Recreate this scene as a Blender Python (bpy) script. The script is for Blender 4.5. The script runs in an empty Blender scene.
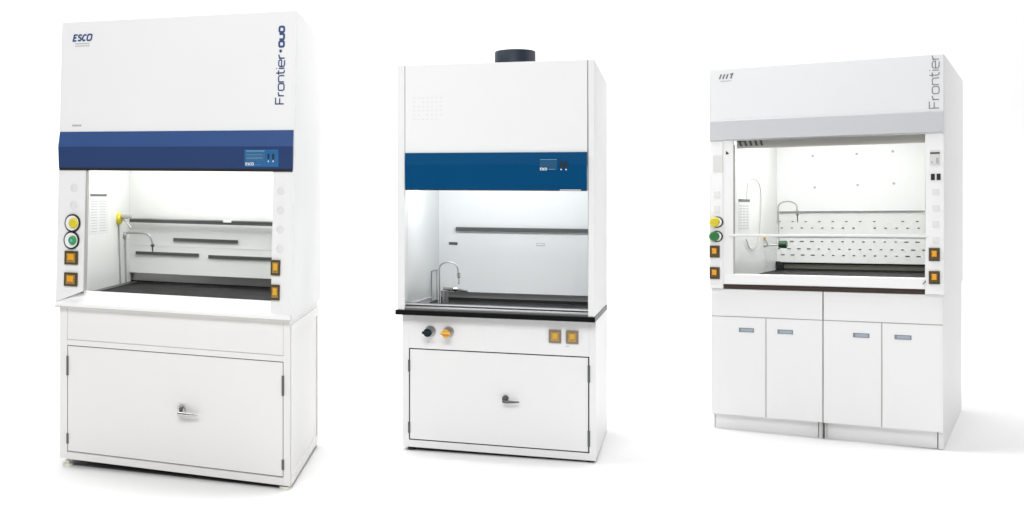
import bpy, bmesh, math
from mathutils import Vector
SC = bpy.context.scene
COL = SC.collection

# ---------------------------------------------------------------- camera
cam_d = bpy.data.cameras.new("camera")
cam = bpy.data.objects.new("camera", cam_d); COL.objects.link(cam)
cam.location = (0, 0, 1.36); cam.rotation_euler = (math.pi / 2, 0, 0)
cam_d.sensor_width = 36.0
cam_d.lens = 1078.555 / 1024 * 36.0
cam_d.shift_x = 0.25
cam_d.shift_y = -(256 - 205.75) / 1024
cam_d.clip_end = 200
SC.camera = cam

# ---------------------------------------------------------------- world, exposure
W = bpy.data.worlds.new("World"); SC.world = W; W.use_nodes = True
W.node_tree.nodes["Background"].inputs[0].default_value = (1, 1, 1, 1)
W.node_tree.nodes["Background"].inputs[1].default_value = 0.24
SC.view_settings.view_transform = 'Standard'; SC.view_settings.look = 'None'
SC.view_settings.gamma = 1; SC.view_settings.exposure = -0.12
SC.render.engine = 'CYCLES'
SC.cycles.max_bounces = 8; SC.cycles.diffuse_bounces = 5
SC.cycles.transparent_max_bounces = 12
SC.cycles.caustics_reflective = False; SC.cycles.caustics_refractive = False

# ---------------------------------------------------------------- added studio lamps, all out of view
def area(name, loc, target, sx, sy, power, color=(1, 1, 1), parent=None):
    d = bpy.data.lights.new(name, 'AREA'); d.shape = 'RECTANGLE'
    d.size = sx; d.size_y = sy; d.energy = power; d.color = color
    o = bpy.data.objects.new(name, d); COL.objects.link(o); o.location = loc
    o.rotation_euler = (Vector(target) - Vector(loc)).to_track_quat('-Z', 'Y').to_euler()
    if parent: o.parent = parent
    return o
area("overhead_softbox", (.0, 6.7, 6.5), (.0, 6.4, 0), 7.2, 3.0, 530)
area("front_softbox", (-1.0, -.6, 5.6), (-1.0, 5.6, .9), 4.6, 2.4, 385)
area("side_softbox", (7.6, 6.0, 4.2), (5.6, 6.2, 0), 2.6, 2.4, 100)  # added fill for the right hood's side and the floor beside it
area("backdrop_softbox", (3.8, 7.6, 8.2), (3.8, 11.0, 5.8), 16.0, 1.5, 690)

# ---------------------------------------------------------------- materials
def mat(name, col, rough=0.5, metal=0.0, spec=0.5, bump=0.0, bscale=400.0, var=0.0, vscale=3.0, coat=0.0):
    m = bpy.data.materials.new(name); m.use_nodes = True
    nt = m.node_tree; b = nt.nodes["Principled BSDF"]
    b.inputs["Base Color"].default_value = (*col, 1); b.inputs["Roughness"].default_value = rough
    b.inputs["Metallic"].default_value = metal; b.inputs["Specular IOR Level"].default_value = spec
    b.inputs["Coat Weight"].default_value = coat
    tc = nt.nodes.new("ShaderNodeTexCoord")
    if bump:
        n = nt.nodes.new("ShaderNodeTexNoise"); n.inputs["Scale"].default_value = bscale
        n.inputs["Detail"].default_value = 3
        bp = nt.nodes.new("ShaderNodeBump"); bp.inputs["Strength"].default_value = bump
        bp.inputs["Distance"].default_value = 0.002
        nt.links.new(tc.outputs["Object"], n.inputs["Vector"])
        nt.links.new(n.outputs["Fac"], bp.inputs["Height"]); nt.links.new(bp.outputs["Normal"], b.inputs["Normal"])
    if var:
        n = nt.nodes.new("ShaderNodeTexNoise"); n.inputs["Scale"].default_value = vscale
        n.inputs["Detail"].default_value = 4
        mx = nt.nodes.new("ShaderNodeMix"); mx.data_type = 'RGBA'
        mx.inputs[6].default_value = (*[c * (1 - var) for c in col], 1)
        mx.inputs[7].default_value = (*[min(1, c * (1 + var)) for c in col], 1)
        nt.links.new(tc.outputs["Object"], n.inputs["Vector"])
        nt.links.new(n.outputs["Fac"], mx.inputs[0]); nt.links.new(mx.outputs[2], b.inputs["Base Color"])
        rr = nt.nodes.new("ShaderNodeMapRange")
        rr.inputs["To Min"].default_value = rough * 0.85; rr.inputs["To Max"].default_value = min(1, rough * 1.15)
        nt.links.new(n.outputs["Fac"], rr.inputs["Value"]); nt.links.new(rr.outputs[0], b.inputs["Roughness"])
    return m

M = {}
M['floor'] = mat('studio_floor_white', (.82, .82, .82), .8, spec=.1, var=.01)
M['white'] = mat('powder_coat_white', (.80, .805, .80), .42, spec=.35, bump=.05, bscale=900, var=.012, vscale=2)
M['softwhite'] = mat('powder_coat_soft_white', (.735, .75, .755), .42, spec=.35, bump=.05, bscale=900, var=.012, vscale=2)
M['warm'] = mat('powder_coat_warm_white', (.80, .792, .775), .42, spec=.35, bump=.05, bscale=900, var=.012, vscale=2)
M['bright'] = mat('gloss_white', (.83, .83, .83), .35, spec=.35, bump=.04, bscale=900, var=.008, vscale=2)
M['liner'] = mat('liner_white', (.80, .81, .795), .35, spec=.4)
M['liner_cool'] = mat('liner_cool_white', (.765, .78, .78), .35, spec=.4)
M['greypan'] = mat('silver_grey_paint', (.52, .53, .55), .4, spec=.4, var=.012)
M['plate'] = mat('pale_grey_plastic', (.66, .66, .65), .5)
M['plate_faint'] = mat('faint_grey_plastic', (.72, .72, .715), .5)
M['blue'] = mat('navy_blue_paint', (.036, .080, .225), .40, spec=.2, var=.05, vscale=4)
M['navy_shaded'] = mat('navy_blue_shaded', (.021, .047, .140), .42, spec=.2, var=.05, vscale=4)  # band navy darkened to carry the shade of its lower face
M['blue2'] = mat('petrol_blue_paint', (.001, .061, .168), .45, spec=.05, var=.06, vscale=3)
M['label_blue'] = mat('display_blue', (.012, .115, .30), .25)
M['label_blue2'] = mat('display_blue_pale', (.03, .12, .25), .25)
M['label_dim'] = mat('display_dim_blue', (.022, .092, .19), .4, spec=.1)
M['ltblue'] = mat('display_pale_line', (.18, .42, .62), .4)
M['ink'] = mat('ink_blue', (.030, .060, .190), .5)
M['inkgrey'] = mat('ink_grey', (.16, .165, .18), .5)
M['inkpale'] = mat('ink_pale_grey', (.42, .42, .44), .5)
M['black'] = mat('black_plastic', (.008, .008, .009), .4)
M['epoxy'] = mat('black_epoxy_resin', (.004, .004, .004), .35, spec=.12)
M['slate'] = mat('dark_grey_epoxy', (.010, .0105, .0105), .5, spec=.12, var=.1, vscale=12)
M['rim'] = mat('grey_epoxy_rim', (.06, .063, .06), .4, spec=.4, var=.06)
M['seam'] = mat('dark_seam', (.10, .095, .09), .8)
M['seam_pale'] = mat('pale_seam', (.42, .41, .40), .8)
M['steel'] = mat('brushed_steel', (.50, .50, .50), .3, metal=1.0, bump=.15, bscale=120)
M['steel_dark'] = mat('dull_dark_steel', (.20, .20, .205), .38, metal=1.0, bump=.1, bscale=120)
M['chrome'] = mat('chrome', (.62, .62, .61), .12, metal=1.0)
M['darkmetal'] = mat('dark_bar_metal', (.095, .10, .095), .4, metal=.3, var=.1, vscale=30)
M['hinge'] = mat('hinge_metal', (.14, .14, .14), .45, metal=.6)
M['duct'] = mat('duct_collar_grey', (.012, .019, .030), .5, spec=.3, var=.15, vscale=14)
M['yellow'] = mat('yellow_plastic', (.66, .56, .03), .35, coat=.3)
M['yellow_or'] = mat('amber_plastic', (.75, .38, .02), .35, coat=.3)
M['green'] = mat('green_plastic', (.03, .30, .09), .35, coat=.3)
M['midgreen'] = mat('mid_green_plastic', (.02, .17, .04), .35, coat=.2)
M['dkgreen'] = mat('dark_green_plastic', (.006, .055, .018), .35, coat=.2)
M['teal'] = mat('dark_teal_plastic', (.004, .022, .026), .4, spec=.2)
M['orange'] = mat('orange_socket', (.80, .34, .008), .4)
M['sockfr'] = mat('socket_bronze_frame', (.085, .058, .022), .45, metal=.2)
M['sockin'] = mat('socket_ochre', (.30, .20, .06), .5)
M['sockpale'] = mat('socket_taupe', (.25, .19, .145), .5)
M['sockgold'] = mat('socket_gold', (.46, .30, .075), .5)
M['palemetal'] = mat('pale_painted_metal', (.58, .58, .56), .35)
M['sillwhite'] = mat('sill_white', (.88, .88, .88), .35, spec=.35)
M['spoutgrey'] = mat('spout_grey', (.33, .33, .32), .35)
M['oliveg'] = mat('olive_grey_strip', (.13, .13, .105), .45)
M['perf'] = mat('perforation_shade', (.74, .745, .745), .5)
M['pale_line'] = mat('cover_outline', (.20, .21, .21), .5)
M['sockdk'] = mat('socket_dark_brown', (.10, .065, .025), .5)
M['sockcore'] = mat('socket_core_gold', (.66, .38, .05), .5)
M['paper'] = mat('paper_white', (.74, .745, .74), .7)
M['papertxt'] = mat('paper_print', (.52, .52, .52), .8)
M['beige'] = mat('beige_grey_rail', (.60, .585, .54), .5)
M['toe'] = mat('toe_kick_grey', (.80, .805, .80), .5)
M['pull'] = mat('blue_grey_pull', (.20, .235, .29), .4)
M['pullin'] = mat('blue_grey_recess', (.34, .385, .45), .4)
M['olive'] = mat('olive_display', (.055, .06, .02), .3)
M['white_mark'] = mat('white_mark', (.85, .85, .85), .5)
M['tube'] = mat('clear_grey_tube', (.38, .38, .37), .4)
M['foot'] = mat('ivory_rubber', (.80, .77, .68), .5)
M['brown'] = mat('dark_brown_slot', (.035, .017, .010), .6)

gm = bpy.data.materials.new('sash_glass'); gm.use_nodes = True
nt = gm.node_tree; nt.nodes.clear()
o_ = nt.nodes.new("ShaderNodeOutputMaterial"); mx = nt.nodes.new("ShaderNodeMixShader")
tr = nt.nodes.new("ShaderNodeBsdfTransparent"); gl = nt.nodes.new("ShaderNodeBsdfGlossy")
gl.inputs["Roughness"].default_value = .03; tr.inputs[0].default_value = (.985, .99, .985, 1)
fr = nt.nodes.new("ShaderNodeFresnel"); fr.inputs[0].default_value = 1.3
nt.links.new(fr.outputs[0], mx.inputs[0]); nt.links.new(tr.outputs[0], mx.inputs[1])
nt.links.new(gl.outputs[0], mx.inputs[2]); nt.links.new(mx.outputs[0], o_.inputs[0])
M['glass'] = gm

# ---------------------------------------------------------------- floor and backdrop (one sweep)
def sweep():
    bm = bmesh.new(); prof = [(-6, 0), (8.6, 0)]
    for k in range(1, 13):
        a = k / 12 * math.pi / 2
        prof.append((8.6 + 2.4 * math.sin(a), 2.4 - 2.4 * math.cos(a)))
    prof.append((11.0, 9.0))
    rows = [[bm.verts.new((x, y, z)) for x in (-14, 18)] for y, z in prof]
    for a, b in zip(rows, rows[1:]): bm.faces.new((a[0], a[1], b[1], b[0]))
    me = bpy.data.meshes.new("studio_floor"); bm.to_mesh(me); bm.free()
    for p in me.polygons: p.use_smooth = True
    me.materials.append(M['floor'])
    o = bpy.data.objects.new("studio_floor", me); COL.objects.link(o)
    o["kind"] = "structure"; o["label"] = "seamless white studio floor curving up into a white backdrop"
sweep()

# ---------------------------------------------------------------- cabinet builder
class Hood:
    """local metres: x right (front right corner 0), y depth, z up; the cabinets are slightly out of square"""
    def __init__(s, name, label, loc, yaw, sk, kx, ky, warp=None):
        s.sk, s.kx, s.ky, s.warp = math.tan(sk), kx, ky, warp
        s.root = bpy.data.objects.new(name, None); COL.objects.link(s.root)
        s.root.location = loc; s.root.rotation_euler = (0, 0, yaw)
        s.root["label"] = label; s.root["category"] = "fume hood"
        pass
    def m(s, p, warp=True):
        x, y, z = p
        if warp and s.warp: x, y, z = s.warp(x, y, z)
        return (x + s.sk * y, y, z + s.kx * x + s.ky * y)
    def fin(s, name, bm, material, parent=None, warp=True, label=None, smooth=False):
        for v in bm.verts: v.co = s.m(v.co, warp)
        bmesh.ops.recalc_face_normals(bm, faces=bm.faces)
        me = bpy.data.meshes.new(name); bm.to_mesh(me); bm.free()
        me.materials.append(M[material])
        if smooth:
            for p in me.polygons: p.use_smooth = True
            try: me.set_sharp_from_angle(angle=math.radians(40))
            except Exception: pass
        o = bpy.data.objects.new(name, me); COL.objects.link(o)
        o.parent = parent or s.root
        if label: o["label"] = label
        return o
    def box(s, name, x, y, z, material, parent=None, bev=0.0, **k):
        bm = bmesh.new(); addbox(bm, x, y, z, bev); return s.fin(name, bm, material, parent, **k)
    def boxes(s, name, lst, material, parent=None, **k):
        bm = bmesh.new()
        for b in lst: addbox(bm, *b)
        return s.fin(name, bm, material, parent, **k)
    def cyl(s, name, c, axis, r, l, material, parent=None, bev=0.0, seg=28, r2=None, **k):
        bm = bmesh.new(); addcyl(bm, c, axis, r, l, seg, r2, bev)
        return s.fin(name, bm, material, parent, smooth=True, **k)
    def tube(s, name, pts, r, material, parent=None, **k):
        bm = bmesh.new(); addtube(bm, pts, r); return s.fin(name, bm, material, parent, smooth=True, **k)
    def prism(s, name, poly, x, material, parent=None, **k):
        """poly of (y,z) swept along x"""
        bm = bmesh.new(); a = [bm.verts.new((x[0], *p)) for p in poly]; b = [bm.verts.new((x[1], *p)) for p in poly]
        bm.faces.new(a); bm.faces.new(b)
        n = len(poly)
        for i in range(n): bm.faces.new((a[i], a[(i + 1) % n], b[(i + 1) % n], b[i]))
        return s.fin(name, bm, material, parent, **k)

def addbox(bm, x, y, z, bev=0.0):
    t = bmesh.new(); vs = [t.verts.new((a, b, c)) for a in x for b in y for c in z]
    for f in ((0, 1, 3, 2), (4, 5, 7, 6), (0, 1, 5, 4), (2, 3, 7, 6), (0, 2, 6, 4), (1, 3, 7, 5)):
        t.faces.new([vs[i] for i in f])
    if bev: bmesh.ops.bevel(t, geom=t.edges[:], offset=bev, segments=2, affect='EDGES', profile=.5)
    me = bpy.data.meshes.new("t"); t.to_mesh(me); t.free(); bm.from_mesh(me); bpy.data.meshes.remove(me)

def addcyl(bm, c, axis, r, l, seg=28, r2=None, bev=0.0):
    """starts at c and runs l along axis ('x','y','z')"""
    r2 = r if r2 is None else r2; rings = [(0, r), (l, r2)]
    if bev: rings = [(0, r), (l - bev * (1 if l > 0 else -1), r2), (l, max(r2 - bev, 1e-4))]
    R = []
    for d, rr in rings:
        ring = []
        for k in range(seg):
            a = 2 * math.pi * k / seg; u, v = rr * math.cos(a), rr * math.sin(a)
            p = {'x': (d, u, v), 'y': (u, d, v), 'z': (u, v, d)}[axis]
            ring.append(bm.verts.new((c[0] + p[0], c[1] + p[1], c[2] + p[2])))
        R.append(ring)
    for a, b in zip(R, R[1:]):
        for k in range(seg): bm.faces.new((a[k], a[(k + 1) % seg], b[(k + 1) % seg], b[k]))
    bm.faces.new(R[0]); bm.faces.new(R[-1])

def addtube(bm, pts, r, seg=10):
    P = [Vector(p) for p in pts]; prev = None; R = []
    up = Vector((0.13, 0.31, 0.94)).normalized()
    for i, p in enumerate(P):
        t = (P[min(i + 1, len(P) - 1)] - P[max(i - 1, 0)]).normalized()
        if prev is None:
            n = t.cross(up)
            if n.length < .1: n = t.cross(Vector((1, 0, 0)))
        else: n = prev - t * prev.dot(t)
        n.normalize(); prev = n; b = t.cross(n)
        rr = r[i] if isinstance(r, (list, tuple)) else r
        R.append([bm.verts.new(p + rr * (math.cos(2 * math.pi * k / seg) * n + math.sin(2 * math.pi * k / seg) * b)) for k in range(seg)])
    for a, b in zip(R, R[1:]):
        for k in range(seg): bm.faces.new((a[k], a[(k + 1) % seg], b[(k + 1) % seg], b[k]))
    bm.faces.new(R[0]); bm.faces.new(R[-1])

def smoothpath(pts, n=6):
    """Catmull-Rom"""
    P = [Vector(p) for p in pts]; P = [2 * P[0] - P[1]] + P + [2 * P[-1] - P[-2]]; out = []
    for i in range(1, len(P) - 2):
        for k in range(n):
            t = k / n; a, b, c, d = P[i - 1:i + 3]
            out.append(.5 * ((2 * b) + (c - a) * t + (2 * a - 5 * b + 4 * c - d) * t * t + (3 * b - a - 3 * c + d) * t ** 3))
    out.append(P[-2]); return out

# stroke lettering: glyphs as polylines in a 0..w x 0..1 box
def arc(cx, cy, rx, ry, a0, a1, n=10):
    return [(cx + rx * math.cos(math.radians(a0 + (a1 - a0) * k / n)), cy + ry * math.sin(math.radians(a0 + (a1 - a0) * k / n))) for k in range(n + 1)]
def rrect(w, h, r=.18):
    p = arc(w - r, h - r, r, r, 0, 90, 4) + arc(r, h - r, r, r, 90, 180, 4) + arc(r, r, r, r, 180, 270, 4) + arc(w - r, r, r, r, 270, 360, 4)
    return p + [p[0]]
G = {
 'F': (.62, [[(0, 0), (0, 1), (.62, 1)], [(0, .5), (.55, .5)]]),
 'r': (.36, [[(0, 0), (0, .7)], [(0, .42)] + arc(.28, .42, .28, .27, 180, 95, 6) + [(.36, .69)]]),
 'o': (.66, [rrect(.66, .7, .2)]),
 'n': (.6, [[(0, 0), (0, .7)], [(0, .66), (.38, .7)] + arc(.4, .5, .2, .2, 80, 0, 5) + [(.6, 0)]]),
 't': (.36, [[(.1, 1), (.1, .2)] + arc(.28, .18, .18, .18, 180, 260, 5) + [(.36, 0)], [(-.06, .7), (.36, .7)]]),
 'i': (.04, [[(.02, 0), (.02, .7)], [(.02, .9), (.02, 1)]]),
 'e': (.64, [[(.64, .36), (0, .36)], [(.6, 0), (.22, 0)] + arc(.2, .2, .2, .2, 270, 180, 5) + arc(.2, .5, .2, .2, 180, 90, 5) + arc(.44, .5, .2, .2, 90, 0, 5) + [(.64, .36)]]),
 'D': (.8, [rrect(.8, 1, .22)]), 'U': (.8, [[(0, 1), (0, .25)] + arc(.22, .22, .22, .22, 180, 270, 4) + arc(.58, .22, .22, .22, 270, 360, 4) + [(.8, .25), (.8, 1)]]),
 'O': (.8, [rrect(.8, 1, .24)]),
 'E': (.6, [[(.6, 1), (0, 1), (0, 0), (.6, 0)], [(0, .52), (.5, .52)]]),
 'S': (.6, [[(.6, .92), (.15, 1), (0, .78), (.12, .58), (.5, .44), (.6, .22), (.45, 0), (0, .06)]]),
 'C': (.62, [[(.62, .9), (.3, 1), (.02, .75), (0, .3), (.2, 0), (.6, .06)]]),
 'Q': (.62, [rrect(.62, 1, .25)]),
 '/': (.2, [[(0, 0), (.16, 1)]]), '7': (.4, [[(-.02, .9), (.3, 1), (.22, .55), (.16, 0)]]),
 '.': (.3, [[(.05, .32), (.25, .32)]]),
}
def ribbon(bm, pl, w, to3):
    P = [Vector(p) for p in pl]; n = len(P); closed = (P[0] - P[-1]).length < 1e-6
    L = []
    for i in range(n):
        a = P[i - 1] if i else (P[-2] if closed else P[i]); b = P[i + 1] if i < n - 1 else (P[1] if closed else P[i])
        d1 = (P[i] - a); d2 = (b - P[i])
        d1 = d1.normalized() if d1.length > 1e-9 else d2.normalized()
        d2 = d2.normalized() if d2.length > 1e-9 else d1
        t = (d1 + d2).normalized() if (d1 + d2).length > 1e-6 else d1
        nrm = Vector((-t.y, t.x)); k = 1 / max(.5, abs(nrm.dot(Vector((-d1.y, d1.x)))))
        L.append((bm.verts.new(to3(P[i] + nrm * w / 2 * k)), bm.verts.new(to3(P[i] - nrm * w / 2 * k))))
    for (a, b), (c, d) in zip(L, L[1:]): bm.faces.new((a, b, d, c))
def lettering(h, name, text, to3, size, width, gap, material, parent, xs=1.0, slant=0.0, length=None, warp=True, label=None):
    adv = 0; items = []
    for ch in text:
        if ch == ' ': adv += .4; continue
        w, pls = G[ch]; items.append((adv, pls)); adv += w * xs + gap
    adv -= gap; sx = (length / (adv * size)) if length else 1.0
    bm = bmesh.new()
    for a, pls in items:
        for pl in pls:
            ribbon(bm, [((a + x * xs + slant * y) * sx * size, y * size) for x, y in pl], width, to3)
    g = bmesh.ops.extrude_face_region(bm, geom=bm.faces[:])
    vs = [v for v in g['geom'] if isinstance(v, bmesh.types.BMVert)]
    bmesh.ops.translate(bm, verts=vs, vec=(0, -.0008, 0))
    return h.fin(name, bm, material, parent, warp=warp, label=label)

def socket(h, x, y, z, w, hh, parent, frame='sockfr', inner='sockin', core='orange', **k):
    """square socket plate facing the front"""
    x0, x1, z0, z1 = x - w / 2, x + w / 2, z - hh / 2, z + hh / 2
    f = h.box('socket', (x0, x1), (y - .010, y + .004), (z0, z1), frame, parent, bev=.002, **k)
    h.box('socket_insert', (x0 + w * .17, x1 - w * .17), (y - .014, y - .009), (z0 + hh * .15, z1 - hh * .15), inner, f, bev=.001)
    h.box('socket_cover', (x0 + w * .27, x1 - w * .27), (y - .020, y - .013), (z0 + hh * .32, z1 - hh * .22), core, f, bev=.003)
    return f

def knob(h, x, y, z, r, parent, ring, cap, capmat, dx=0.0):
    f = h.cyl('knob_ring', (x, y + .004, z), 'y', r, -.014, ring, parent, bev=.002)
    h.cyl('knob_collar', (x, y - .009, z), 'y', r * .82, -.006, 'white_mark', f, bev=.001)
    bm = bmesh.new(); addcyl(bm, (x + dx, y - .014, z), 'y', r * .60 * cap, -.018, 20, r * .52 * cap, .004)
    c = h.fin('knob_cap', bm, capmat, f, smooth=True)
    h.cyl('knob_button', (x + dx, y - .031, z), 'y', r * .16, -.003, 'ltblue' if capmat == 'green' else capmat, c, seg=14)
    return f

def door_handle(h, x, y, z, s, parent, mt='chrome'):
    b = h.cyl('handle', (x, y, z), 'y', .021 * s, -.022, mt, parent, bev=.004, warp=False)
    h.cyl('lock_cylinder', (x, y - .0225, z + .004), 'y', .011 * s, -.004, 'hinge', b, seg=16, warp=False)
    h.tube('lever', [(x - .014 * s, y - .034, z - .016 * s), (x + .02 * s, y - .036, z - .018 * s), (x + .06 * s, y - .034, z - .018 * s), (x + .098 * s, y - .030, z - .016 * s)],
           [.011 * s, .011 * s, .008 * s, .0045 * s], mt, b, warp=False)
    return b

def hinge(h, x, y, z0, z1, parent):
    bm = bmesh.new(); addcyl(bm, (x, y, z0), 'z', .0065, (z1 - z0), 12)
    addbox(bm, (x - .004, x + .004), (y - .001, y + .006), (z0, z1))
    return h.fin('hinge', bm, 'hinge', parent, warp=False, smooth=True)

# ================================================================ HOOD 1 (left, large, navy band)
def w1(x, y, z):
    if z < .8145: return x, y, z
    t = (z - .815) / 1.475; d = y / .978
    return x + .0243 * t, y + t * (.035 * (1 - d) - .069 * d), z
A = Hood('fume_hood', 'largest fume hood with faceted navy blue band and blue vertical lettering',
         (.16218, 5.15423, 0), -.38558, -.19393, -.01885, .0073, w1)
XL, XR = -1.2995, .0077; YF, YB = -.019, 1.041; ZT = 2.297
# upper body
fp = A.box('front_panel', (XL, XR), (YF, YF + .03), (1.60, ZT), 'white', bev=.003)
A.box('side_panel', (XR - .03, XR), (YF + .0305, YB), (.8153, ZT - .0005), 'white')
A.box('side_panel', (XL, XL + .03), (YF + .0305, YB), (.8153, ZT - .0005), 'white')
A.box('top_panel', (XL + .0305, XR - .0305), (YF + .0305, YB), (ZT - .03, ZT - .001), 'white')
A.box('rear_panel', (XL + .0305, XR - .0305), (YB - .02, YB - .001), (.8153, ZT - .031), 'white')
def jamb1(x0, x1, z0, z1):
    bm = bmesh.new(); q = ((x0, z0), (x1, z1), (x1, 1.5995), (x0, 1.5995))
    a = [bm.verts.new((x, YF, z)) for x, z in q]; b = [bm.verts.new((x, YF + .03, z)) for x, z in q]
    bm.faces.new(a); bm.faces.new(b)
    for i in range(4): bm.faces.new((a[i], a[(i + 1) % 4], b[(i + 1) % 4], b[i]))
    return A.fin('jamb', bm, 'white')
jl = jamb1(XL, -1.135, .834, .899); jr = jamb1(-.0955, XR, .834, .834)
# thin sash tracks at the jamb edges
A.box('sash_track', (-1.1345, -1.126), (YF + .002, YF + .03), (.90, 1.60), 'seam_pale', jl)
# navy band
zc, zb, zt = 1.643, 1.524, 1.722
yb0 = YF - .0005
band = A.prism('sash_band', [(yb0, zt), (yb0 - .002, zt), (yb0 - .024, zc), (yb0, zc)], (XL + .003, XR - .004), 'blue')
low = A.prism('band_lower_shaded', [(yb0, zc - .0004), (yb0 - .0238, zc - .0004), (yb0 - .006, zb + .012), (yb0, zb + .008)], (XL + .003, XR - .004), 'navy_shaded')  # lower face of the same band, its shade painted in as darker navy
A.prism('band_lip', [(yb0, zb + .0075), (yb0 - .0055, zb + .0115), (yb0 - .004, zb - .002), (yb0 + .02, zb - .002), (yb0 + .02, zb + .0075)], (XL + .006, XR - .006), 'black', band)
# display on lower band face: plane from (yb0-.032,zc) to (yb0-.006,zb+.012)
def onband(z): return yb0 - .024 + (zc - z) / (zc - zb - .012) * .018
def slab(h, name, x, z0, z1, t, material, parent):
    return h.prism(name, [(onband(z0) + .001, z0), (onband(z1) + .001, z1), (onband(z1) - t, z1), (onband(z0) - t, z0)], x, material, parent)
dp = slab(A, 'display_panel', (-.245, -.068), 1.545, 1.628, .002, 'label_blue', band)
slab(A, 'display_screen', (-.238, -.138), 1.572, 1.622, .003, 'label_blue2', dp)
slab(A, 'display_line', (-.236, -.140), 1.6195, 1.6225, .004, 'ltblue', dp)
for zz in (1.584, 1.590, 1.602): slab(A, 'display_line', (-.236, -.150), zz, zz + .0012, .004, 'ltblue', dp)
for xx in (-.120, -.096):
    slab(A, 'rocker_switch', (xx - .004, xx + .004), 1.582, 1.606, .006, 'black', dp)
    slab(A, 'indicator', (xx - .0025, xx + .0025), 1.568, 1.575, .004, 'white_mark', dp)
lettering(A, 'maker_mark', 'ESCO', lambda p: (-.238 + p[0], onband(1.553 + p[1]) - .003, 1.553 + p[1]), .011, .0026, .2, 'white_mark', dp, length=.040)
lettering(A, 'maker_mark_line', '....', lambda p: (-.190 + p[0], onband(1.553 + p[1]) - .003, 1.553 + p[1]), .008, .0014, .1, 'ltblue', dp, length=.030)
# marks on the white panel
yl = YF - .0006
lettering(A, 'maker_logo', 'ESCO', lambda p: (-1.229 + p[0], yl, 2.196 + p[1]), .030, .0085, .26, 'ink', fp, slant=.22, length=.106, label='blue italic ESCO logo')
A.boxes('logo_tagline', [((-1.217 + i * .0125, -1.217 + i * .0125 + .0105), (yl - .0006, yl + .002), (z, z + .0045)) for z in (2.178, 2.166) for i in range(7)], 'inkpale', fp)
A.boxes('small_label', [((-1.223 + i * .011, -1.223 + i * .011 + .0095), (yl - .0006, yl + .002), (1.750, 1.759)) for i in range(5)], 'inkpale', fp)
rot = lambda x0, z0: (lambda p: (x0 - p[1], yl, z0 + p[0]))
lettering(A, 'series_lettering', 'Frontier', rot(-.050, 1.848), .042, .0062, .17, 'ink', fp, xs=1.05, length=.238, label='vertical Frontier lettering')
A.cyl('lettering_dot', (-.071, yl + .001, 2.103), 'y', .0075, -.003, 'ink', fp, seg=16)
lettering(A, 'series_lettering', 'DUO', rot(-.055, 2.124), .0240, .0102, .30, 'ink', fp, length=.096, label='bold DUO lettering')
# jamb fittings
for z in (1.43, 1.341): A.cyl('blank_cap', (-1.204, YF + .001, z), 'y', .022, -.004, 'plate_faint', jl, bev=.001)
for z in (1.43, 1.336, 1.245, 1.154): A.cyl('blank_cap', (-.056, YF + .001, z), 'y', .019, -.004, 'plate_faint', jr, bev=.001)
knob(A, -1.206, YF, 1.248, .047, jl, 'black', 1.0, 'yellow', .010)
knob(A, -1.210, YF, 1.159, .047, jl, 'black', 0.88, 'green', .011)
for z in (1.068, .956): socket(A, -1.209, YF, z, .080, .070, jl)
for z in (1.062, .944): socket(A, -.075, YF, z, .048, .074, jr, core='yellow_or')
# sloping sill
def sill(h, a, b, m_, name='sill'):
    bm = bmesh.new()
    q = [(XL, YF - .010, .832), (XR, YF - .010, .832), (b, .030, .897), (a, .030, .897)]
    lo = [(XL, YF - .010, .816), (XR, YF - .010, .816), (b, .030, .816), (a, .030, .816)]
    v = [bm.verts.new(p) for p in q]; w = [bm.verts.new(p) for p in lo]
    bm.faces.new(v); bm.faces.new(w)
    for i in range(4): bm.faces.new((v[i], v[(i + 1) % 4], w[(i + 1) % 4], w[i]))
    return h.fin(name, bm, m_)
sl = sill(A, -1.134, -.096, 'sillwhite')
A.box('sill_lip', (XL + .002, XR - .002), (YF - .0115, YF + .01), (.8095, .8155), 'beige', sl, warp=False)
# interior
A.box('inner_side_wall', (-1.142, -1.130), (.012, .76), (.86, 1.90), 'liner', warp=False)
A.box('inner_side_wall', (-.088, -.076), (.012, .76), (.86, 1.90), 'liner', warp=False)
A.box('inner_ceiling', (-1.1295, -.0885), (.02, .76), (1.90, 1.91), 'liner', warp=False)
bw = A.box('baffle_panel', (-1.1295, -.0885), (.742, .752), (.944, 1.8995), 'liner', warp=False)
A.box('baffle_foot', (-1.1295, -.0885), (.775, .785), (.86, .950), 'steel', warp=False)
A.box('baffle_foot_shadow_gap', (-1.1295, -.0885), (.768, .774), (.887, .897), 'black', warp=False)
A.box('baffle_joint', (-1.129, -.089), (.7405, .7425), (1.1025, 1.1045), 'plate', bw, warp=False)
wt = A.box('worktop', (-1.128, -.090), (.031, .767), (.860, .886), 'slate', warp=False, bev=.002)
A.box('worktop_rim', (-1.1275, -1.085), (.034, .766), (.886, .891), 'rim', wt, warp=False, bev=.002)
bar = A.box('cross_bar', (-1.117, -.089), (.700, .712), (1.238, 1.263), 'darkmetal', warp=False, bev=.002)
A.box('bar_edge', (-1.116, -.0895), (.697, .7), (1.257, 1.263), 'steel', bar, warp=False)
A.box('bar_clip', (-.52, -.47), (.694, .699), (1.252, 1.268), 'white_mark', bar, warp=False)
for x0, x1, z in ((-.843, -.439, 1.145), (-1.087, -.681, 1.0605), (-.621, -.20, 1.055)):
    A.box('baffle_slot', (x0, x1), (.732, .7415), (z - .0085, z + .0085), 'darkmetal', bw, warp=False, bev=.001)
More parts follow.
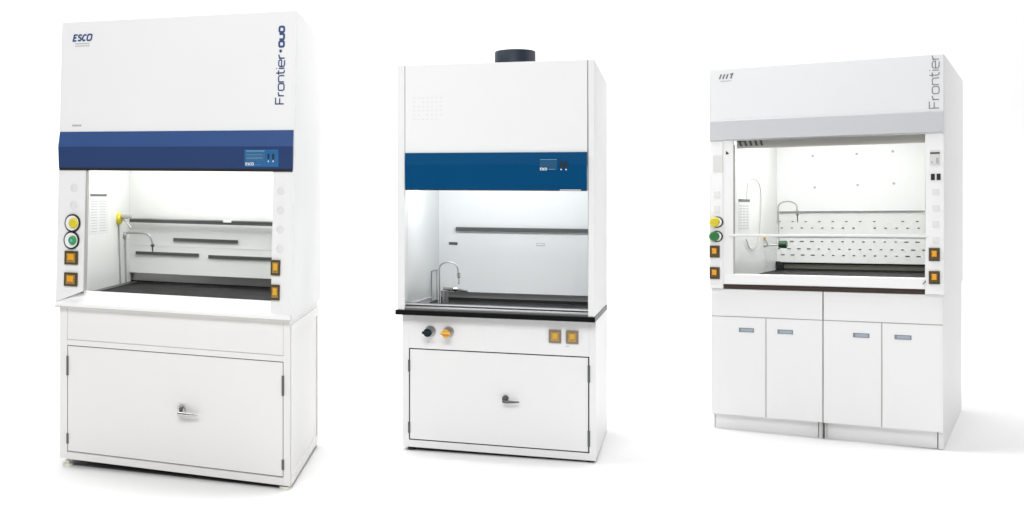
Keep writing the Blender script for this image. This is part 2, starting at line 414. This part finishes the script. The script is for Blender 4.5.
# wall fittings
fl = A.cyl('valve_flange', (-1.130, .531, 1.262), 'x', .036, .022, 'yellow', warp=False, bev=.010, label='yellow valve knob on inner wall')
A.cyl('valve_body', (-1.108, .531, 1.274), 'x', .012, .062, 'steel', fl, warp=False, bev=.002)
A.tube('valve_lever', [(-1.100, .531, 1.262), (-1.078, .531, 1.243), (-1.045, .531, 1.212)], [.006, .004, .004], 'steel', fl, warp=False)
A.tube('supply_pipe', [(-1.124, .53, 1.235), (-1.124, .56, .892)], .0045, 'tube', fl, warp=False)
ff = A.cyl('faucet', (-1.130, .638, 1.166), 'x', .018, .014, 'steel', warp=False, bev=.004)
pth = smoothpath([(-1.118, .638, 1.178), (-1.06, .638, 1.180), (-1.00, .638, 1.180), (-.966, .638, 1.168), (-.950, .638, 1.135), (-.946, .638, 1.112)], 5)
A.tube('faucet_spout', pth, .0065, 'steel', ff, warp=False)
A.tube('faucet_nozzle', [(-.946, .638, 1.118), (-.945, .638, 1.108), (-.945, .638, 1.102), (-.945, .638, 1.072)], [.012, .012, .006, .004], 'hinge', ff, warp=False)
A.tube('faucet_pipe', [(-1.122, .638, 1.150), (-1.122, .655, .892)], .0045, 'tube', ff, warp=False)
pp = A.box('instruction_sheet', (-1.130, -1.1285), (.06, .36), (1.185, 1.402), 'paper', warp=False)
A.box('sheet_header', (-1.1285, -1.1278), (.075, .335), (1.388, 1.400), 'darkmetal', pp, warp=False)
A.boxes('sheet_text', [((-1.1285, -1.1280), (.085 + (k % 2) * .13, .185 + (k % 2) * .13), (1.20 + (k // 2) * .0145, 1.204 + (k // 2) * .0145)) for k in range(24)], 'papertxt', pp, warp=False)
# base cabinet
BW = -1.281
z0, z1 = .019, .8145
base = A.box('cabinet_body', (BW, 0), (.006, .978), (z0, z1), 'warm', warp=False)
A.box('underside_shade_sheet', (BW + .012, -.012), (.012, .968), (z0 - .003, z0 - .0004), 'black', base, warp=False)  # added black sheet, deepens the shade in the gap below the body
A.box('frame_post', (BW - .0003, -1.236), (-.001, .0055), (z0, z1), 'warm', base, warp=False)
A.box('frame_post', (-.033, .0003), (-.001, .0055), (z0, z1), 'warm', base, warp=False)
A.box('frame_rail', (-1.2355, -.0335), (-.0005, .0055), (z0, .055), 'warm', base, warp=False)
A.box('frame_rail', (-1.2355, -.0335), (-.0005, .0055), (.612, .640), 'warm', base, warp=False)
A.box('apron_panel', (-1.2345, -.0345), (.0005, .0055), (.6425, .812), 'warm', base, warp=False)
A.box('door_gap', (-1.2355, -.0335), (.003, .0056), (.0585, .6115), 'seam', base, warp=False)
d1 = A.box('door', (-1.2315, -.6331), (-.0015, .0028), (.0625, .6075), 'warm', base, warp=False)
d2 = A.box('door', (-.6330, -.0365), (-.0015, .0028), (.0625, .6075), 'warm', base, warp=False)
for zz in ((.455, .555), (.100, .152)):
    hinge(A, -1.2335, -.004, zz[0], zz[1], d1); hinge(A, -.0355, -.004, zz[0] - .005, zz[1] - .01, d2)
door_handle(A, -.572, -.002, .338, 1.0, d2)
# side frame with recessed panel look
A.boxes('side_frame', [((.0005, .005), (.02, .06), (z0, z1 - .03)), ((.0005, .005), (.915, .975), (z0, z1 - .03)), ((.0005, .005), (.0605, .9145), (z0, z0 + .045)), ((.0005, .005), (.0605, .9145), (z1 - .08, z1 - .03))], 'warm', base, warp=False)
def foot(h, x, y, r, zt_, material):
    bm = bmesh.new(); wz = h.kx * x + h.ky * y
    addcyl(bm, (x, y, -wz + .0003), 'z', r * 1.05, .012, 20, r * .95); addcyl(bm, (x, y, -wz + .012), 'z', r * .45, zt_ + wz - .012 + wz * 0, 16)
    return h.fin('levelling_foot', bm, material, warp=False, smooth=True)
for fx in (-1.245, -.03):
    for fy in (.03, .94): foot(A, fx, fy, .029, .021, 'foot')
A_l = area("interior_light", (-.61, .34, 1.80), (-.61, .38, 0), .98, .44, 8.6, (1, 1, .985), A.root)

# ================================================================ HOOD 2 (middle, petrol blue band)
B = Hood('fume_hood', 'narrow fume hood with black countertop and dark round duct collar on top',
         (1.79437, 5.69333, 0), -.31271, .06495, -.0091, -.01531)
F2 = -.062; Y2 = .955; ZT = 2.126
fp = B.box('front_panel', (-.9975, -.0385), (F2 + .001, F2 + .02), (1.56, ZT - .002), 'bright')
B.box('panel_gap', (-.0383, -.0352), (F2 + .006, F2 + .03), (1.44, ZT - .004), 'seam', fp)
B.box('panel_gap', (-1.0005, -.9978), (F2 + .006, F2 + .03), (1.44, ZT - .004), 'seam_pale', fp)
cl = B.box('corner_post', (-1.042, -1.0008), (F2, F2 + .06), (.776, ZT), 'white', bev=.003)
cr = B.box('corner_post', (-.0350, -.0030), (F2, F2 + .06), (.776, ZT), 'white', bev=.003)
B.box('side_panel', (-.02, -.0042), (F2 + .0603, Y2), (.776, ZT - .003), 'white')
B.box('side_panel', (-1.041, -1.015), (F2 + .0603, Y2), (.776, ZT - .003), 'white')
B.box('top_panel', (-1.0145, -.0205), (F2 + .021, Y2), (ZT - .03, ZT - .006), 'white')
B.box('rear_panel', (-1.0145, -.0205), (Y2 - .02, Y2 - .001), (.776, ZT - .031), 'white')
bm = bmesh.new()
for i in range(6):
    for j in range(7):
        if (i + j * 3) % 11 == 7: continue
        addbox(bm, (-.955 + j * .0245, -.955 + j * .0245 + .012), (F2 + .0002, F2 + .002), (1.822 + i * .0235, 1.828 + i * .0235))
B.fin('vent_perforation', bm, 'perf', fp)
zc, zb, zt = 1.575, 1.441, 1.640
band = B.prism('sash_band', [(F2, zt), (F2 - .006, zt), (F2 - .014, zc), (F2 - .006, zb), (F2, zb)], (-.9965, -.0395), 'blue2')
B.box('band_lip', (-.995, -.041), (F2 - .0055, F2 + .02), (zb - .005, zb - .0002), 'black', band)
yd = F2 - .0125
dp = B.box('display_panel', (-.278, -.190), (yd - .002, yd + .006), (1.545, 1.604), 'label_dim', band)
B.box('display_line', (-.276, -.192), (yd - .003, yd), (1.600, 1.602), 'ltblue', dp)
B.box('display_line', (-.232, -.200), (yd - .003, yd), (1.548, 1.550), 'ltblue', dp)
for xx in (-.169, -.144):
    B.box('rocker_switch', (xx - .0065, xx + .0065), (yd - .006, yd + .004), (1.557, 1.591), 'black', band)
    B.box('indicator', (xx - .0035, xx + .0035), (yd - .0045, yd + .004), (1.545, 1.551), 'white_mark', band)
lettering(B, 'maker_mark', 'ESCO', lambda p: (-.275 + p[0], yd - .0025, 1.545 + p[1]), .011, .0026, .2, 'white_mark', dp, length=.033)
B.box('band_pull', (-.176, -.070), (F2 - .0095, F2 - .0056), (zb - .003, zb + .002), 'plate', band)
# duct collar
bm = bmesh.new()
seg = 48; rings = [(.112, 2.10), (.112, 2.229), (.109, 2.233), (.104, 2.233), (.104, 2.12)]
R = [[bm.verts.new((-.459 + r * math.cos(2 * math.pi * k / seg), .3 + r * math.sin(2 * math.pi * k / seg), z)) for k in range(seg)] for r, z in rings]
for a, b in zip(R, R[1:]):
    for k in range(seg): bm.faces.new((a[k], a[(k + 1) % seg], b[(k + 1) % seg], b[k]))
bm.faces.new(R[-1])
B.fin('duct_collar', bm, 'duct', smooth=True)
# counter
ct = B.box('countertop', (-1.052, .001), (F2 - .006, .90), (.749, .7755), 'epoxy', bev=.002)
af = B.prism('airfoil', [(F2 + .006, .776), (F2 + .006, .792), (F2 + .016, .800), (F2 + .020, .812), (F2 + .050, .815), (F2 + .050, .776)], (-1.0003, -.0355), 'steel_dark')
B.box('airfoil_edge', (-1.0003, -.0355), (F2 + .014, F2 + .0198), (.8005, .8055), 'black', af)
B.box('airfoil_lip', (-1.0003, -.0355), (F2 + .001, F2 + .0058), (.788, .7925), 'chrome', af)
# interior
B.box('inner_side_wall', (-1.012, -1.0005), (.0, .84), (.776, 1.90), 'liner_cool')
B.box('inner_side_wall', (-.0345, -.0225), (.0, .84), (.776, 1.90), 'liner_cool')
B.box('inner_ceiling', (-1.0, -.035), (-.03, .84), (1.90, 1.91), 'liner_cool')
bw = B.box('baffle_panel', (-1.0, -.035), (.822, .832), (.824, 1.8995), 'liner_cool')
B.box('baffle_foot', (-.9995, -.0355), (.850, .858), (.776, .835), 'steel')
B.box('foot_gap', (-.9995, -.0355), (.838, .8495), (.7765, .792), 'black')
B.box('baffle_edge', (-.9995, -.0355), (.8195, .8215), (.822, .829), 'hinge', bw)
wt = B.box('worktop', (-.9995, -.0355), (.0, .8375), (.7756, .7765), 'slate')
bar = B.box('cross_bar', (-.889, -.0355), (.790, .803), (1.208, 1.232), 'darkmetal', bev=.002)
B.box('bar_edge', (-.888, -.036), (.787, .79), (1.2265, 1.232), 'hinge', bar)
B.box('baffle_slot', (-.936, -.883), (.817, .8215), (1.121, 1.137), 'darkmetal', bw)
s2 = B.box('baffle_slot', (-.405, -.358), (.818, .8215), (1.124, 1.142), 'seam_pale', bw)
B.box('slot_cover', (-.402, -.361), (.8165, .8179), (1.128, 1.139), 'liner_cool', s2)
# outlet cover on left wall
ol = B.boxes('wall_cover', [((-1.0, -.994), (.60, .604), (.776, .965)), ((-1.0, -.997), (.76, .764), (.776, .965)), ((-1.0, -.994), (.6045, .7595), (.961, .965)), ((-1.0, -.994), (.6045, .7595), (.776, .782))], 'pale_line')
B.box('wall_rail', (-1.0, -.996), (.02, .60), (.800, .806), 'white_mark')
# gooseneck faucet
fz = B.cyl('faucet', (-.893, .5, .7766), 'z', .019, .080, 'steel', bev=.003)
g = [(-.928, .5, .777), (-.928, .5, .90), (-.928, .5, .965)] + [(-.874 - .054 * math.cos(math.radians(a)), .5, .985 + .040 * math.sin(math.radians(a))) for a in range(0, 181, 15)] + [(-.815, .5, .955)]
B.tube('faucet_spout', g, .0045, 'steel', fz)
B.box('faucet_column', (-.936, -.921), (.502, .510), (.777, .985), 'liner_cool', fz)
B.tube('faucet_nozzle', [(-.815, .5, .962), (-.814, .5, .935), (-.814, .5, .930), (-.813, .5, .893)], [.010, .010, .005, .0035], 'chrome', fz)
B.tube('faucet_arm', [(-.905, .5, .862), (-.86, .5, .862), (-.80, .5, .858), (-.76, .5, .853)], [.011, .010, .008, .005], 'hinge', fz)
B.cyl('faucet_handle', (-.84, .49, .865), 'x', .014, .022, 'chrome', fz)
# base
base = B.box('cabinet_body', (-1.0286, 0), (.006, .909), (.014, .7485), 'bright')
B.box('underside_shade_sheet', (-1.018, -.010), (.012, .9), (.0105, .0135), 'black', base)  # dark sheet added under the body to darken the floor gap
B.boxes('front_frame', [((-1.0288, -.992), (-.001, .0055), (.012, .748)), ((-.033, .0002), (-.001, .0055), (.012, .748)), ((-.9915, -.0335), (-.001, .0055), (.012, .0505)), ((-.9915, -.0335), (-.001, .0055), (.561, .748))], 'bright', base)
B.box('door_gap', (-.9918, -.0332), (.002, .0056), (.0508, .5605), 'black', base)
d1 = B.box('door', (-.985, -.5125), (-.0015, .0018), (.0575, .5545), 'bright', base)
d2 = B.box('door', (-.5124, -.0400), (-.0015, .0018), (.0575, .5545), 'bright', base)
for zz in ((.430, .495), (.090, .150)):
    hinge(B, -.990, -.003, zz[0], zz[1], d1); hinge(B, -.0355, -.003, zz[0] - .005, zz[1] + .02, d2)
door_handle(B, -.466, -.002, .315, .78, d2, 'hinge')
for x_, mt, cm, dx in ((-.872, 'steel', 'teal', -.012), (-.772, 'steel', 'yellow_or', -.008)):
    k = B.cyl('knob_ring', (x_, -.001, .659), 'y', .030, -.008, mt, base, bev=.002)
    B.cyl('knob_stem', (x_, -.009, .659), 'y', .014, -.034, 'chrome', k, bev=.001)
    kc = B.cyl('knob_cap', (x_ - .002, -.043, .656), 'y', .019, -.032, cm, k, bev=.005, r2=.023)
    B.box('knob_grip', (x_ - .030, x_ + .024), (-.084, -.070), (.649, .664), cm, kc, bev=.004)
for x_ in (-.208, -.120): socket(B, x_, -.001, .661, .064, .070, base, 'sockpale', 'sockgold', 'sockcore')
B.boxes('small_label', [((-.155, -.135), (-.0018, .0), (.610, .613))], 'inkpale', base)
for fx in (-.985, -.03):
    for fy in (.03, .87): foot(B, fx, fy, .020, .010, 'black')
B_fill = area("interior_light", (-.50, .02, 1.58), (-.50, .80, .95), .9, .12, 7.0, (.97, .985, 1), B.root)  # added unseen fill behind the band, brightens the lower back wall

# ================================================================ HOOD 3 (right, grey band, four doors)
C_ = Hood('fume_hood', 'fume hood with pale grey band above perforated panel and four cabinet doors',
          (3.8029, 5.97051, 0), -.53881, .098, .00852, -.00379)
F3 = -.030; Y3 = 1.515; ZT = 2.198; XL, XR = -1.195, .0065
fp = C_.box('front_panel', (XL, XR), (F3, F3 + .03), (1.76, ZT), 'softwhite', bev=.003)
C_.box('side_panel', (XR - .02, XR), (F3 + .0303, Y3), (.8680, ZT - .0005), 'white')
C_.box('side_panel', (XL, XL + .02), (F3 + .0303, Y3), (.8680, ZT - .0005), 'white')
C_.box('top_panel', (XL + .0205, XR - .0205), (F3 + .0303, Y3), (ZT - .03, ZT - .001), 'white')
C_.box('rear_panel', (XL + .0205, XR - .0205), (Y3 - .02, Y3 - .001), (.868, ZT - .031), 'white')
C_.prism('sash_band', [(F3 - .0003, 1.885), (F3 - .010, 1.880), (F3 - .013, 1.768), (F3 - .002, 1.764), (F3 - .0003, 1.764)], (XL + .002, XR - .004), 'greypan')
yl = F3 - .0006
lettering(C_, 'maker_logo', '///7', lambda p: (-1.140 + p[0], yl, 2.136 + p[1]), .028, .0085, .30, 'inkgrey', fp, slant=.12, length=.072, label='worn grey slanted strokes of a logo')
C_.boxes('logo_tagline', [((-1.133 + i * .010, -1.133 + i * .010 + .009), (yl - .0006, yl + .002), (2.120, 2.1245)) for i in range(6)], 'inkpale', fp)
lettering(C_, 'series_lettering', 'Frontier', (lambda p: (-.016 - p[1], yl, 1.900 + p[0])), .046, .0044, .18, 'inkgrey', fp, xs=1.05, length=.292, label='vertical grey Frontier lettering')
# jambs
jl = C_.box('jamb', (XL, -1.121), (F3, F3 + .03), (.868, 1.7595), 'bright', bev=.002)
jr = C_.box('jamb', (-.082, XR), (F3, F3 + .03), (.868, 1.7595), 'bright', bev=.002)
C_.box('sash_track', (-1.1205, -1.064), (F3 + .003, F3 + .03), (.90, 1.7595), 'white', jl)
C_.box('track_edge', (-1.0638, -1.0595), (F3 + .006, F3 + .03), (.958, 1.735), 'seam_pale', jl)
tri = bmesh.new()
a = [tri.verts.new((x, y, z)) for y in (F3 + .0010, F3 + .0029) for x, z in ((-1.104, 1.700), (-1.086, 1.684), (-1.104, 1.678))]
tri.faces.new(a[:3]); tri.faces.new(a[3:])
for i in range(3): tri.faces.new((a[i], a[(i + 1) % 3], a[3 + (i + 1) % 3], a[3 + i]))
C_.fin('track_notch', tri, 'black', jl)
rail = C_.box('sash_rail', (-1.062, -.083), (.048, .060), (1.715, 1.80), 'beige')
bm = bmesh.new()
for i in range(5):
    x = -1.052 + i * .029
    v = [bm.verts.new(p) for p in ((x, .0475, 1.765), (x + .012, .0475, 1.765), (x + .022, .0475, 1.730), (x + .010, .0475, 1.730))]
    bm.faces.new(v)
g_ = bmesh.ops.extrude_face_region(bm, geom=bm.faces[:]); bmesh.ops.translate(bm, verts=[v for v in g_['geom'] if isinstance(v, bmesh.types.BMVert)], vec=(0, -.002, 0))
C_.fin('rail_slots', bm, 'hinge', rail)
C_.box('rail_clip', (-1.058, -1.020), (.0445, .0475), (1.757, 1.766), 'black', rail)
C_.box('soffit', (-1.0635, -.083), (.0, .0475), (1.775, 1.785), 'beige')
# sash: glass with a white bottom handle
hd = C_.box('sash_handle', (-1.086, -.072), (F3 - .004, F3 + .009), (1.186, 1.199), 'white', bev=.002)
C_.box('handle_edge', (-1.085, -.073), (F3 - .0035, F3 + .009), (1.1825, 1.1858), 'beige', hd)
C_.box('sash_glass', (-1.0590, -.0835), (F3 + .016, F3 + .020), (1.1995, 1.712), 'glass', hd)
# jamb fittings
C_.box('blank_plate', (-1.176, -1.123), (F3 - .003, F3 + .001), (1.574, 1.676), 'plate', jl, bev=.001)
for z in (1.437, 1.350): C_.box('blank_cap', (-1.170, -1.137), (F3 - .003, F3 + .001), (z - .020, z + .020), 'plate_faint', jl, bev=.001)
knob(C_, -1.152, F3, 1.271, .034, jl, 'black', 1.5, 'yellow', -.012)
knob(C_, -1.154, F3, 1.184, .034, jl, 'black', 1.5, 'midgreen', -.012)
for z in (1.092, .962): socket(C_, -1.166, F3, z, .056, .072, jl, inner='sockdk')
dpl = C_.box('display_unit', (-.059, -.012), (F3 - .004, F3 + .001), (1.584, 1.668), 'plate', jr, bev=.001)
C_.box('display_screen', (-.058, -.013), (F3 - .006, F3 - .0035), (1.647, 1.656), 'olive', dpl)
C_.box('display_button', (-.053, -.045), (F3 - .006, F3 - .0035), (1.596, 1.606), 'inkpale', dpl)
C_.box('display_button', (-.030, -.018), (F3 - .006, F3 - .0035), (1.594, 1.625), 'inkpale', dpl)
for xx in (-.0545, -.0275): C_.box('rocker_switch', (xx, xx + .0185), (F3 - .005, F3 + .001), (1.502, 1.537), 'black', jr, bev=.001)
for z in (1.436, 1.348, 1.259, 1.171): C_.box('blank_cap', (-.047, -.017), (F3 - .003, F3 + .001), (z - .017, z + .017), 'plate_faint', jr, bev=.001)
for z in (1.091, .963): socket(C_, -.038, F3, z, .052, .072, jr, inner='sockdk')
# sill and dark slot
sl = C_.box('sill', (-1.1205, -.0825), (F3 + .002, F3 + .06), (.8965, .958), 'bright', bev=.003)
C_.box('air_slot', (-1.1205, -.0825), (F3 + .022, F3 + .03), (.868, .8963), 'brown', sl)
C_.tube('sill_wire', [(-.092, F3 - .003, .925), (-.083, F3 - .004, .935), (-.078, F3 - .004, .945)], .0025, 'hinge', sl)
# interior
C_.box('inner_side_wall', (-1.090, -1.078), (.0, 1.35), (.868, 2.05), 'liner')
C_.box('inner_side_wall', (-.078, -.066), (.0, 1.35), (.868, 2.05), 'liner')
C_.box('inner_ceiling', (-1.0775, -.0785), (.062, 1.35), (2.05, 2.06), 'liner')
up = C_.box('upper_baffle', (-1.0775, -.0785), (1.310, 1.320), (1.332, 2.0495), 'bright')
lw = C_.box('perforated_baffle', (-1.0775, -.0785), (1.325, 1.335), (.978, 1.345), 'liner')
C_.box('baffle_edge', (-1.066, -.079), (1.306, 1.3098), (1.3325, 1.3365), 'seam_pale', up)
C_.box('baffle_lip', (-1.077, -.079), (1.318, 1.3245), (1.155, 1.168), 'liner', lw)
C_.box('baffle_lip_edge', (-1.077, -.079), (1.3215, 1.3245), (1.153, 1.1548), 'seam_pale', lw)
for x_, z in ((-.852, 1.717), (-.586, 1.722), (-.375, 1.732), (-.84, 1.499), (-.58, 1.511), (-.369, 1.517)):
    C_.cyl('baffle_screw', (x_, 1.3098, z), 'y', .0085, -.004, 'inkpale', up, seg=12)
bm = bmesh.new()
def slots(z, x0, pitch, wide):
    i = 0; x = x0
    while x < -.10:
        w = .024 if (i in wide or x > -.30 and len(wide) > 0) else .0135
        if not (len(wide) == 0 and i % 9 == 8): addbox(bm, (x - w / 2, x + w / 2), (1.322, 1.3255), (z - .0028, z + .0028))
        x += pitch; i += 1
slots(1.263, -1.062, .0825, ()); slots(1.218, -1.048, .063, ())
slots(1.125, -.985, .0625, (0, 1, 2)); slots(1.073, -1.065, .062, (1, 2, 3)); slots(1.030, -1.042, .0625, (0, 1, 2, 3))
C_.fin('perforation', bm, 'black', lw)
C_.box('baffle_foot', (-1.0775, -.0785), (1.350, 1.36), (.868, .99), 'oliveg')
C_.box('foot_edge', (-1.0775, -.0785), (1.3445, 1.3495), (.966, .978), 'black')
C_.box('foot_gap', (-1.0775, -.0785), (1.3345, 1.3495), (.9255, .935), 'black')
wt = C_.box('worktop', (-1.0775, -.0785), (.032, 1.334), (.870, .925), 'slate', bev=.002)
C_.boxes('corner_clamp', [((-1.068, -1.03), (1.26, 1.30), (.9255, .965)), ((-1.077, -1.05), (1.27, 1.285), (.955, .985))], 'black', wt)
# fittings inside
pp = C_.box('instruction_sheet', (-1.0780, -1.0765), (.165, .46), (1.215, 1.412), 'paper')
C_.box('sheet_header', (-1.0765, -1.0758), (.165, .475), (1.394, 1.412), 'darkmetal', pp)
C_.boxes('sheet_text', [((-1.0765, -1.0760), (.19 + (k % 3) * .09, .255 + (k % 3) * .09), (1.225 + (k // 3) * .0175, 1.233 + (k // 3) * .0175)) for k in range(27)], 'papertxt', pp)
C_.tube('hose', smoothpath([(-1.07, .356, 1.41), (-1.07, .37, 1.47), (-1.07, .40, 1.525), (-1.07, .54, 1.545), (-1.07, .70, 1.520), (-1.07, .765, 1.44), (-1.07, .75, 1.30), (-1.07, .70, 1.17), (-1.07, .58, 1.10), (-1.07, .44, 1.10), (-1.07, .34, 1.16)], 6), .0028, 'tube')
vk = C_.cyl('valve_knob', (-.988, .9, 1.114), 'x', .0235, .050, 'dkgreen', bev=.006, r2=.026, label='dark green valve knob inside')
C_.tube('valve_stem', [(-1.077, .9, 1.104), (-1.05, .9, 1.108), (-.985, .9, 1.112)], [.009, .005, .005], 'steel', vk)
C_.tube('valve_lever', [(-1.072, .88, 1.150), (-1.055, .88, 1.125), (-1.05, .88, 1.106)], .005, 'tube', vk)
C_.cyl('valve_nut', (-1.070, .85, 1.158), 'x', .011, .012, 'yellow_or', vk)
fz = C_.cyl('faucet', (-.992, .9, 1.255), 'z', .008, .020, 'steel')
g = [(-.992, .9, 1.26), (-.992, .9, 1.34)] + [(-.936 - .056 * math.cos(math.radians(a)), .9, 1.362 + .040 * math.sin(math.radians(a))) for a in range(0, 181, 15)] + [(-.878, .9, 1.33)]
C_.tube('faucet_spout', g, .0050, 'spoutgrey', fz)
C_.tube('faucet_nozzle', [(-.879, .9, 1.34), (-.877, .9, 1.31), (-.877, .9, 1.305), (-.876, .9, 1.262)], [.009, .009, .005, .0035], 'steel', fz)
C_.tube('faucet_pipe', [(-.990, .9, 1.255), (-.986, .9, 1.125)], .004, 'tube', fz)
# base cabinets (two, each with an apron and two doors)
def cabinet(x0, x1, mid, hs):
    b = C_.box('base_cabinet', (x0, x1), (.008, 1.49), (.105, .8665), 'white')
    C_.box('apron', (x0 + .0005, x1 - .0005), (-.001, .0075), (.701, .866), 'white', b, bev=.001)
    C_.box('door_gap', (x0 + .002, x1 - .002), (.003, .0079), (.106, .7008), 'seam_pale', b)
    for (a, c), (h0, h1) in zip(((x0, mid - .0025), (mid + .0025, x1)), hs):
        d = C_.box('door', (a, c), (-.001, .0028), (.104, .6965), 'white', b, bev=.001)
        p = C_.box('door_pull', (h0, h1), (-.0035, .001), (.6085, .634), 'pull', d, bev=.001)
        C_.box('pull_recess', (h0 + .012, h1 - .006), (-.0042, -.0035), (.613, .630), 'pullin', p)
    C_.box('toe_kick', (x0 + .012, x1 - .03), (.050, .060), (.003, .1045), 'toe', b)
    C_.box('cabinet_plinth', (x1 - .025, x1), (.045, 1.485), (.003, .1045), 'white', b)
    C_.box('cabinet_plinth', (x0, x0 + .010), (.045, 1.485), (.003, .1045), 'white', b)
cabinet(-1.193, -.5915, -.890, ((-1.038, -.955), (-.828, -.745)))
cabinet(-.5865, .0, -.293, ((-.436, -.354), (-.231, -.149)))
C_.box('cabinet_joint', (-.5913, -.5867), (.006, 1.48), (.012, .866), 'seam')
area("interior_light", (-.58, .48, 1.96), (-.58, .52, 0), .9, .6, 15.0, (1, 1, .99), C_.root)
